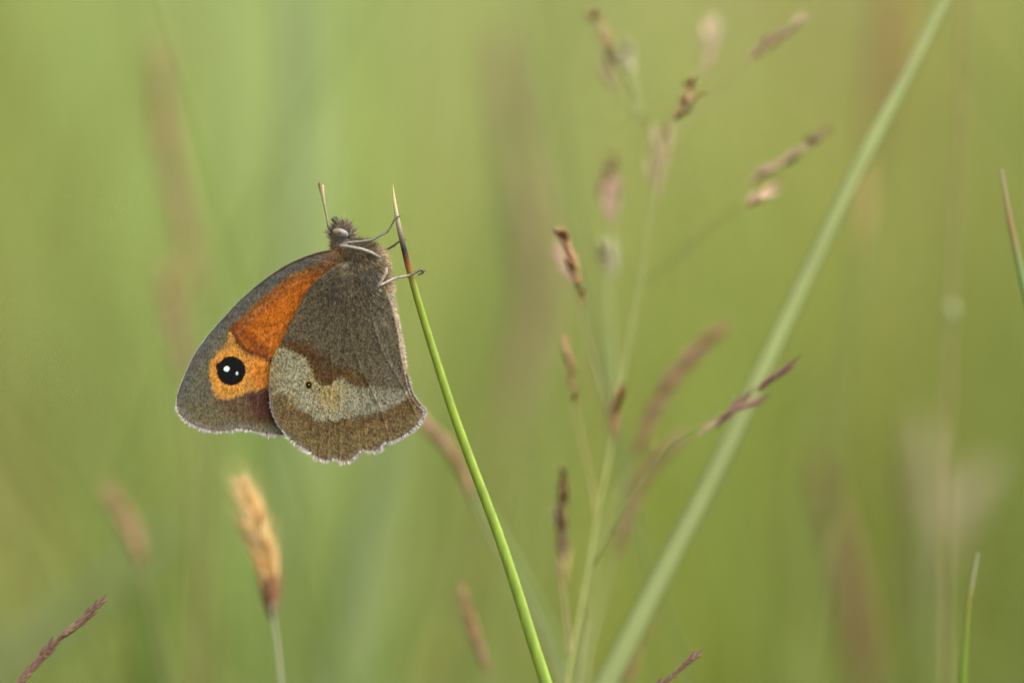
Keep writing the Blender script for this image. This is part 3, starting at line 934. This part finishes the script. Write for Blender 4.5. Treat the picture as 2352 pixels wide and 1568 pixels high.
# fur over head, thorax and abdomen
on_body = np.where((ld > 0.14) & (bn[:, 2] > -0.6))[0]
area = rng.choice(on_body, 30000)
rv = bv[area] + rng.normal(0, 0.03, (len(area), 3)); rn = bn[area]
ux, uy = rv[:, 0] / US, -rv[:, 1] / US
keep = ~(((np.hypot((ux - 905) * 0.8, (uy - 328) * 1.3)) < 32) & (rv[:, 2] > 0.6))
rv, rn, ux, uy = rv[keep], rn[keep], ux[keep], uy[keep]
n = len(rv)
flow = np.zeros((n, 3))
flow[:, 0] = np.where(uy < 400, 0.0, 0.55); flow[:, 1] = np.where(uy < 350, 0.5, -0.75)
crown = uy < 345
flow[crown, 0] = (ux[crown] - 900) / 80; flow[crown, 1] = 0.9
edge = np.clip(1.0 - np.abs(rn[:, 2]), 0, 1)
dd = rn * (0.35 + 0.75 * edge)[:, None] + flow * 0.75 + rng.normal(0, 0.28, (n, 3))
dd[:, 2] = np.clip(dd[:, 2], -0.6, 0.6)
dd /= np.linalg.norm(dd, axis=1)[:, None]
ln = rng.uniform(0.45, 0.95, n)
ln[uy > 600] *= 0.62
ln[crown] = rng.uniform(0.5, 1.15, crown.sum())
wdt = np.full(n, 0.036); wdt[crown] = 0.07
thin = crown & (rng.random(n) < 0.72)
ln[thin] *= 0.35
hc = body_colour(ux + rng.normal(0, 10, n), uy + rng.normal(0, 10, n)) * KP
var = np.exp(rng.normal(0, 0.55, n))[:, None]
warm = (rng.random(n) < 0.25) & (uy < 600)
hc[warm] = hc[warm] * np.array([1.35, 1.0, 0.65])
acc = Acc()
hairs(acc, mm_world(rv) - np.array(BROOT), dir_world(dd), ln, wdt, hc * var * 0.8, hc * var * 1.25)
# hair on the wing roots
m_ = 9000
an = rng.uniform(math.radians(95), math.radians(190), m_) ; rr_ = rng.uniform(0, 1, m_) ** 0.8 * 190
x0 = BX + 40 + np.cos(an) * rr_ * 1.05; y0 = BY - 20 + np.sin(an) * rr_ * 0.9
x1 = rng.uniform(830, 1120, m_ // 2); y1 = rng.uniform(470, 700, m_ // 2)
x0 = np.concatenate([x0, x1]); y0 = np.concatenate([y0, y1])
inh = sdpoly(x0, y0, HIND) < -4; inf_ = sdpoly(x0, y0, FORE) < -4
ok = inh | inf_
x0, y0, inh = x0[ok], y0[ok], inh[ok]
wz = np.where(inh, w_surface(x0, y0, 'hind'), w_surface(x0, y0, 'fore')) + 0.01
colr = np.where(inh[:, None], pat_hind(x0, y0), pat_fore(x0, y0)) * KP
dx_, dy_ = x0 - BX - 20, y0 - BY + 40
q = np.hypot(dx_, dy_) + 1e-6
dv = np.stack([dx_ / q, -dy_ / q, np.full(len(q), 0.18)], 1) + rng.normal(0, 0.2, (len(q), 3))
dv[:, 2] = np.abs(dv[:, 2])
dv /= np.linalg.norm(dv, axis=1)[:, None]
far_ = np.clip(1 - q / 300, 0.15, 1)
colr *= np.exp(rng.normal(0, 0.5, len(q)))[:, None] * 1.35
hairs(acc, BW(x0, y0, wz) - np.array(BROOT), dir_world(dv), rng.uniform(0.3, 0.75, len(q)) * (0.4 + 0.6 * far_), np.full(len(q), 0.032), colr * 0.8, colr * 1.3)
# fine hair on the legs
for q_, cc in enumerate(legskel):
    k = rng.integers(6, len(cc), 260)
    base = cc[k, :3]; rd = rng.normal(0, 1, (len(k), 3)); rd /= np.linalg.norm(rd, axis=1)[:, None]
    tdir = cc[np.minimum(k + 1, len(cc) - 1), :3] - cc[np.maximum(k - 1, 0), :3]
    tdir /= np.linalg.norm(tdir, axis=1)[:, None] + 1e-9
    d2 = tdir + rd * 0.45; d2 /= np.linalg.norm(d2, axis=1)[:, None]
    colr = ramp(k / (len(cc) - 1), LC[q_])
    hairs(acc, mm_world(base + rd * cc[k, 3:4] * .9) - np.array(BROOT), dir_world(d2), rng.uniform(.12, .26, len(k)), np.full(len(k), .03), colr, colr * 1.4)
fo = link('fur', acc.mesh('fur'), M_HAIR, fly); fo['kind'] = 'stuff'

# eye: domed ellipsoid, beige to grey with a dark false pupil
V, F, C = [], [], []
nr, ns_ = 14, 28
ec = to_mm(*Q(610, 776), 1.0); ea = math.radians(-17)
for i in range(nr + 1):
    th = math.pi * i / nr * 0.5
    for k in range(ns_):
        a = 2 * math.pi * k / ns_
        px_, py_ = math.sin(th) * math.cos(a), math.sin(th) * math.sin(a)
        X = px_ * 0.94; Y = py_ * 0.56; Z = math.cos(th) * 0.45 + 0.20
        V.append((ec[0] + X * math.cos(ea) - Y * math.sin(ea), ec[1] + X * math.sin(ea) + Y * math.cos(ea), ec[2] + Z))
        f = min(1, max(0, 0.5 + px_ * 0.6))
        c = (lin((178,146,108)) * (1 - f) + lin((142,144,140)) * f) * 0.68
        band = 0.5 + 0.5 * math.cos((math.hypot(px_ * 1.0 + 0.1, py_ * 1.3) ) * 17)
        c = c * (1 - 0.5 * band * (math.hypot(px_, py_) < 0.8))
        if math.hypot(px_ + 0.1, py_) < 0.2: c = lin((45, 40, 36))
        if math.hypot(px_, py_) > 0.96: c = lin((60, 52, 46))
        C.append(c * KP)
for i in range(nr):
    for k in range(ns_):
        k2 = (k + 1) % ns_
        F.append((i * ns_ + k, i * ns_ + k2, (i + 1) * ns_ + k2, (i + 1) * ns_ + k))
V = np.array(V)
link('compound_eye', mesh_np('compound_eye', mm_world(V) - np.array(BROOT), np.array(F), np.array(C)), M_EYE, fly)
V2 = V.copy(); V2[:, 2] *= -1
link('compound_eye', mesh_np('compound_eye', mm_world(V2) - np.array(BROOT), np.array(F), np.array(C)), M_EYE, fly)

# antennae: thin banded shaft with a pinkish club
for sd in (1, -1):
    ap = [(520,760,.7),(488,728,.9),(458,692,1.1),(440,560,2.2),(416,430,3.6),(398,330,5.0),(386,260,6.0),(381,215,6.6),(384,185,7.0)]
    pts = np.array([to_mm(*Q(a, b), w_ * (1 if sd > 0 else -0.45)) for a, b, w_ in ap])
    p, t = resample([Vector(x_) for x_ in mm_world(pts)], 60)
    p = p - np.array(BROOT)
    rad = np.interp(t, [0, .08, .13, .7, .88, .96, 1], [.08, .08, .045, .05, .12, .15, .05]) * .001
    c = ramp(t, [(0, (50,44,40)), (.1, (60,54,48)), (.2, (150,130,112)), (.7, (178,152,128)), (.85, (205,160,138)), (1, (225,160,135))])
    c = c * (1 - 0.3 * (np.sin(t * 150) > 0.3))[:, None]
    acc = Acc(); acc.add(tube(p, rad, c, 8))
    link('antenna', acc.mesh('antenna'), M_SKIN, fly)
# palps: two bristly fingers in front of the head
for sd, (a0, b0, a1, b1) in ((1, (600,700,520,618)), (-1, (640,690,540,590))):
    pts = np.array([to_mm(*Q(a0, b0), .5 * sd), to_mm(*Q((a0 + a1) / 2 + 6, (b0 + b1) / 2), .75 * sd), to_mm(*Q(a1, b1), .8 * sd)])
    p, t = resample([Vector(x_) for x_ in mm_world(pts)], 10)
    p = p - np.array(BROOT)
    acc = Acc(); acc.add(tube(p, np.interp(t, [0, .6, 1], [.15, .13, .04]) * .001, pig(74, 68, 62), 8))
    k = rng.integers(0, 10, 160); dv = np.tile((p[-1] - p[0]) / np.linalg.norm(p[-1] - p[0]), (160, 1)) + rng.normal(0, .4, (160, 3))
    dv /= np.linalg.norm(dv, axis=1)[:, None]
    hb = Acc(); cc_ = np.tile(pig(64, 60, 56), (160, 1)) * rng.uniform(.5, 1.6, (160, 1))
    hairs(hb, p[k] + rng.normal(0, .00008, (160, 3)), dv, rng.uniform(.2, .4, 160), np.full(160, .04), cc_, cc_)
    po = link('palp', acc.mesh('palp'), M_SKIN, fly)
    ho = link('bristles', hb.mesh('bristles'), M_HAIR, po); ho['kind'] = 'stuff'

# ------------------------------------------------------------------ the other grasses
leaf('blade_of_grass', 'wide pale green blade slanting across the right side, soft focus', [(2205,-70),(2170,0),(2080,180),(1985,360),(1870,600),(1750,855),(1645,1080),(1530,1300),(1395,1568),(1330,1690)], 36, 32,
     [30,36,40,43,45,48,52,58,62], [(0,(206,214,142)),(.3,(202,213,136)),(.6,(194,206,132)),(1,(190,204,130)),(1.3,(180,195,110))], turn=0.15, fold=0.15)
leaf('blade_of_grass', 'thin blade with a brown tip at the right edge', [(2299,388),(2308,440),(2322,520),(2342,610),(2366,720),(2400,860)], 14, 14,
     [7,14,18,22,26], [(0,(195,185,145)),(.15,(180,170,110)),(.3,(180,140,85)),(.45,(150,175,110)),(.7,(120,160,75)),(1.3,(120,160,70))], turn=0.2)
leaf('blade_of_grass', 'short green blade with a whitish tip, bottom right', [(2247,1268),(2238,1295),(2231,1325),(2226,1380),(2220,1450),(2212,1568),(2205,1680)], 17, 15,
     [3,11,14,17,22,26,28], [(0,(215,210,185)),(.13,(205,200,170)),(.17,(160,110,70)),(.24,(160,150,60)),(.33,(135,160,45)),(1.3,(125,155,50))], turn=0.3)

# stem with a node, right
root = panicle('stalk_of_grass', 'upright tan grass stem with a pale swollen node on the right', [(2216,-60),(2212,100),(2205,300),(2193,500),(2184,700),(2176,900),(2170,1150),(2168,1400),(2170,1620)], (46, 46), [], [],
        rad=0.46, colstops=[(0,(165,140,95)),(.05,(155,135,85)),(.1,(160,148,95)),(.5,(155,145,90)),(1,(140,150,80))], cat='grass stem')
c0 = P(2187, 716, 45 * DS)
acc = Acc(); pp = np.array([tuple(c0 + UP * z_ * .001) for z_ in np.linspace(-1.2, 1.2, 12)])
acc.add(tube(pp, np.sqrt(np.clip(1 - np.linspace(-1, 1, 12) ** 2, 0.02, 1)) * .00058, pig(172, 180, 130), 10))
link('node', acc.mesh('node', root.location), M_STEM, root)

# the central panicle
def cluster(kind, u0, v0, u1, v1, d, n=7, ln=40, spread=9, wd=0.62, alt=None, seed=0):
    r = random.Random(seed + int(u0))
    du, dv = u1 - u0, v1 - v0
    q = math.hypot(du, dv); du /= q; dv /= q
    out = []
    ln = ln * 1.4; spread = spread * 0.6; wd = wd * 0.8
    for i in range(n):
        t = i / max(1, n - 1) * max(0.0, 1 - ln / q)
        side = (1 if i % 2 else -1) * r.uniform(.3, 1) * spread * (1 - 0.5 * t)
        a = (u0 + du * q * t + dv * side * .25, v0 + dv * q * t - du * side * .25)
        L2 = ln * r.uniform(.8, 1.15)
        out.append((alt if alt and r.random() < .35 else kind, a[0], a[1], a[0] + du * L2 + dv * side, a[1] + dv * L2 - du * side, d + r.uniform(-2, 2), wd * r.uniform(.8, 1.25)))
    return out
G1, T1, W1 = (140,155,72), (152,146,82), (150,158,90)
panicle('grass_panicle', 'tall open panicle right of centre with brown and pink spikelets', 
  [(1652,40),(1625,130),(1590,190),(1548,270),(1515,385),(1492,520),(1462,700),(1434,830),(1412,960),(1392,1080),(1362,1230),(1332,1400),(1300,1568),(1285,1690)], (30, 12),
  [([(1402,120),(1436,180),(1470,250),(1500,330),(1505,420)], 22, 30, .16, G1),
   ([(1440,120),(1452,180),(1470,260)], 26, 24, .18, W1),
   ([(1398,185),(1432,225),(1470,280)], 26, 24, .16, T1),
   ([(1330,690),(1350,780),(1378,880),(1408,990)], 22, 20, .2, T1),
   ([(1322,935),(1338,1020),(1362,1120),(1370,1200)], 24, 20, .18, (165,150,75)),
   ([(1396,640),(1398,760),(1410,880),(1412,960)], 34, 26, .17, G1),
   ([(1415,500),(1400,640),(1412,820),(1420,900)], 38, 30, .15, W1),
   ([(1700,470),(1620,535),(1545,600),(1480,650)], 28, 30, .16, (150,150,85)),
   ([(1720,130),(1640,220),(1570,300),(1520,370)], 32, 30, .2, (160,155,95)),
   ([(1660,950),(1600,985),(1540,1020),(1470,1110),(1410,1210),(1362,1300)], 10, 14, .17, (170,178,95)),
   ([(1290,1330),(1300,1420),(1308,1500)], 20, 16, .2, (150,130,80))],
  [*cluster('brown',1410,140,1358,8,25,8,42,10,.6,'green'), *cluster('green',1422,160,1392,50,25,5,42,8,.6,'brown'),('green',1418,200,1378,70,26,.8),('pale',1445,178,1442,62,28,1.0),('pale',1436,160,1415,100,28,.8),('pink',1412,210,1366,130,30,.7),
   *cluster('brown',1540,285,1604,158,15,9,30,9,.62,'rust'), *cluster('brown',1556,275,1612,196,15,5,30,8,.6,'green'),
   ('pink',1614,170,1650,60,34,.9),('pale',1622,130,1660,14,36,.9),('pink',1624,110,1636,20,36,.8),
   ('pink',1516,400,1540,270,30,.8),('pink',1510,380,1492,280,32,.7),('pink',1506,450,1524,330,32,.8),('pink',1506,440,1498,360,34,.8),
   ('pink',1398,520,1390,390,32,.8),('pink',1410,500,1400,330,34,.7),('pink',1402,500,1426,400,32,.8),('pink',1388,470,1372,400,34,.8),('pale',1398,640,1384,520,32,.85),('pale',1408,640,1412,530,32,.7),
   *cluster('rust',1328,655,1288,508,13,8,46,7,.6), *cluster('rust',1340,712,1314,600,16,5,42,7,.6,'brown'),('pink',1316,655,1262,535,26,.8),('rust',1330,660,1308,560,14,.7),
   *cluster('rust',1318,860,1296,760,16,6,36,7,.6), *cluster('rust',1327,940,1304,835,17,7,34,8,.6,'brown'),
   ('rust',1408,1010,1426,860,18,.6),('brown',1402,985,1412,890,20,.6),
   *cluster('rust',1293,1200,1292,1055,18,8,46,6,.55,'purple'),('pale',1284,1230,1270,1150,22,.6),('purple',1292,1290,1290,1160,22,.8),
   ('brown',1296,1340,1290,1250,26,.8),
   ('purple',1660,965,1746,882,10,.55),('purple',1735,895,1850,816,9,.7),('purple',1640,985,1712,900,12,.5),('purple',1664,948,1782,908,9,.7),('pink',1600,1000,1690,930,14,.5),
   *cluster('pink',1722,420,1915,292,22,14,52,10,.5,'purple'), *cluster('pink',1706,474,1806,410,20,8,42,10,.55,'brown'), *cluster('pink',1716,425,1775,370,22,5,36,8,.6,'brown'),
   *cluster('pink',1708,138,1870,30,24,12,50,12,.55,'purple')],
  rad=0.32, colstops=[(0,(155,146,92)),(.1,(150,154,82)),(.25,(156,166,66)),(.4,(148,164,56)),(1,(140,160,60))])

# broad, more blurred pinkish spikes beside it
def rosek(q, r): return 'rose' if r.random() < 0.6 else 'tan'
def tank(q, r): return 'tan' if r.random() < 0.7 else 'rose'
spike_head('seed_head', 'blurred pinkish seed head leaning right, middle right', [(1645,765),(1590,820),(1540,880),(1495,960),(1462,1040)], 55, rosek, 70, 3.4, 1.0, [(1440,1085),(1400,1180),(1370,1260),(1340,1400),(1320,1600)], 45, .35, (150,155,95), seed=3)
spike_head('seed_head', 'blurred pinkish seed head just left of the wide pale blade', [(1560,1010),(1510,1050),(1470,1110),(1440,1190),(1415,1270)], 60, rosek, 60, 3.0, .8, [(1395,1330),(1360,1430),(1335,1600)], 50, .35, (150,155,95), seed=4)
spike_head('seed_head', 'blurred pink seed head behind the lower tip of the wing', [(950,940),(990,985),(1035,1035),(1065,1090),(1085,1140)], 50, rosek, 60, 3.2, .8, [(1110,1200),(1180,1330),(1260,1470),(1300,1600)], 45, .35, (150,150,95), seed=5)
spike_head('seed_head', 'faint brown seed head at the bottom, left of the green stem', [(1062,1365),(1075,1410),(1095,1470),(1120,1540)], 42, tank, 46, 2.6, .6, [(1135,1600),(1150,1700)], 40, .3, (140,130,80), seed=6)
spike_head('seed_head', 'faint brown seed head at the bottom beside the wide pale blade', [(1492,1390),(1475,1440),(1455,1500),(1440,1560)], 60, tank, 46, 3.0, .8, [(1430,1600),(1420,1700)], 60, .3, (140,130,80), seed=7)
# tall brown one, left
spike_head('seed_head', 'tall blurred brown seed head rising on the left side', [(370,135),(372,210),(380,310),(395,390),(415,480),(440,590),(462,700)], 150, tank, 70, 4.8, 1.3, [(478,860),(488,1000),(495,1150),(480,1350),(470,1600)], 150, .5, (130,116,66), seed=8)
spike_head('seed_head', 'faint blurred brown seed head below the tall one on the left', [(385,640),(398,720),(415,800),(425,870)], 120, tank, 60, 4.0, .9, [(440,1000),(450,1200),(448,1400),(445,1600)], 120, .5, (140,124,70), seed=9)
spike_head('seed_head', 'faint short brown seed head low on the left', [(258,1140),(285,1190),(310,1240),(325,1290)], 85, tank, 46, 3.6, 1.0, [(340,1350),(370,1480),(390,1600)], 85, .4, (140,140,90), seed=10)
# straw-coloured head below the wing
def strawk(q, r):
    if q > 0.80: return 'dusk' if r.random() < 0.7 else 'orange'
    return 'straw' if r.random() < 0.55 else 'orange'
spike_head('seed_head', 'bright straw orange seed head with dark base under the forewing', [(562,1135),(578,1185),(596,1240),(610,1295),(620,1350),(626,1405)], 34, strawk, 240, 4.2, 2.2, [(630,1450),(640,1510),(648,1568),(655,1660)], 18, .28, (150,150,120), seed=12)
# purple heads in focus
def slender(name, label, path, d, n, L1, wd, kinds, seed):
    r = random.Random(seed)
    pts = pxpath(path, d)
    g_ = to_ground(pts)
    root = empty(name, g_[-1])
    p, t = resample(g_, 60)
    acc = Acc(); acc.add(tube(p, np.interp(t, [0, .1, 1], [.1, .22, .4]) * .001, pig(140, 120, 80), 7))
    link('stem', acc.mesh('stem', g_[-1]), M_STEM, root)
    hp, ht = resample(pts, 60)
    for i in range(n):
        q = i / n
        j = min(58, int(q * 59))
        c = Vector(hp[j]); td = Vector(hp[max(0, j - 1)] - hp[j + 1]).normalized()
        s, f = frame_of(td)
        o_ = (s * (1 if i % 2 else -1) * r.uniform(.5, 1) + f * r.uniform(-.6, .6)) * wd * .001
        place_piece('spikelet', SP[kinds[i % len(kinds)]], c - td * L1 * .4 * .001, c + o_ * r.uniform(.2, 1.5) + td * L1 * r.uniform(.35, .85) * .001, root, r.uniform(.6, 1.25))
    tag(root, label, 'grass')
slender('seed_head', 'sharp purple seed head pointing up right in the bottom left corner', [(222,1390),(180,1432),(130,1470),(85,1520),(40,1575),(-10,1650)], 4, 20, 3.0, .35, ['purple'], 3)
slender('seed_head', 'small reddish seed head tip at the bottom edge, right of the pale blade', [(1588,1512),(1560,1538),(1530,1562),(1495,1595),(1440,1670)], 6, 14, 2.2, .25, ['purple'], 5)

# soft upright blades and stalks farther back
SOFT = [
 ('long pale green stalk crossing behind the top of the panicle', [(1180,-60),(1225,180),(1275,420),(1330,640),(1385,860),(1412,1010)], 72, [6,9,12,14], (146,158,98)),
 ('long green stalk just left of the panicle, second of a pair', [(1240,-60),(1275,180),(1310,380),(1350,600),(1390,800),(1420,980)], 90, [6,9,11,13], (146,156,92)),
 ('green blade leaning left behind the foot of the panicle', [(1395,820),(1425,1000),(1460,1180),(1505,1330),(1560,1500),(1600,1640)], 75, [6,10,13,15], (135,150,88)),
 ('pale blurred stalk leaning into the foot of the panicle', [(1080,1100),(1140,1210),(1200,1320),(1260,1440),(1300,1568),(1320,1680)], 60, [10,18,22,24], (145,165,100)),
 ('very blurred pale grey green leaf left of the butterfly head', [(690,-80),(700,200),(700,500),(690,800),(680,1100)], 260, [120,150,160,150], (158,174,112)),
 ('very blurred pale leaf below the hindwing', [(900,960),(880,1100),(840,1300),(800,1500),(770,1650)], 230, [60,110,130,130], (158,175,114)),
 ('very blurred tan dry leaf right of the grass tip', [(1150,80),(1180,300),(1215,520),(1235,700),(1190,900)], 240, [60,100,110,80], (172,152,112)),
 ('very blurred pale leaf lying low at the left', [(420,1190),(300,1290),(180,1400),(40,1500),(-80,1590)], 270, [40,100,130,130], (142,154,100)),
 ('very blurred orange tan dry leaf at the top right', [(2060,-60),(2045,60),(2030,180),(2010,300)], 230, [60,90,90,50], (172,142,90)),
 ('blurred small tan leaf tip right of the wide pale blade', [(1990,380),(1985,460),(1975,560)], 110, [30,60,30], (190,172,105)),
 ('very blurred greyish pale leaf at the lower right', [(2280,1060),(2210,1160),(2140,1260),(2120,1380)], 230, [60,130,140,90], (186,176,132)),
 ('very blurred pale leaf left of the noded stem', [(2110,960),(2120,1060),(2130,1200)], 220, [50,120,110], (176,168,120)),
 ('very blurred brown dry leaf low between pale blade and noded stem', [(1880,1050),(1915,1200),(1950,1350),(1985,1540)], 190, [40,70,90,90], (150,122,85)),
 ('very blurred yellow green blade right of the wide pale blade', [(1880,820),(1870,1050),(1860,1300),(1850,1640)], 260, [60,90,110,120], (138,148,70)),
 ('very blurred yellow green blade at the left edge of the panicle', [(1010,1420),(990,1500),(970,1600)], 160, [40,60,80], (155,160,75)),
 ('dark green blurred blade at the lower left', [(330,1350),(345,1450),(360,1640)], 210, [50,90,110], (100,128,44)),
]
for lab, path, d, wd, c in SOFT:
    leaf('blade_of_grass', lab, path, d, d, wd, [(0, tuple(min(255, q_ * 1.14) for q_ in c)), (0.9, tuple(min(255, q_ * 1.14) for q_ in c)), (1.3, (165, 180, 95))], turn=random.uniform(-.3, .3), under=0.45)
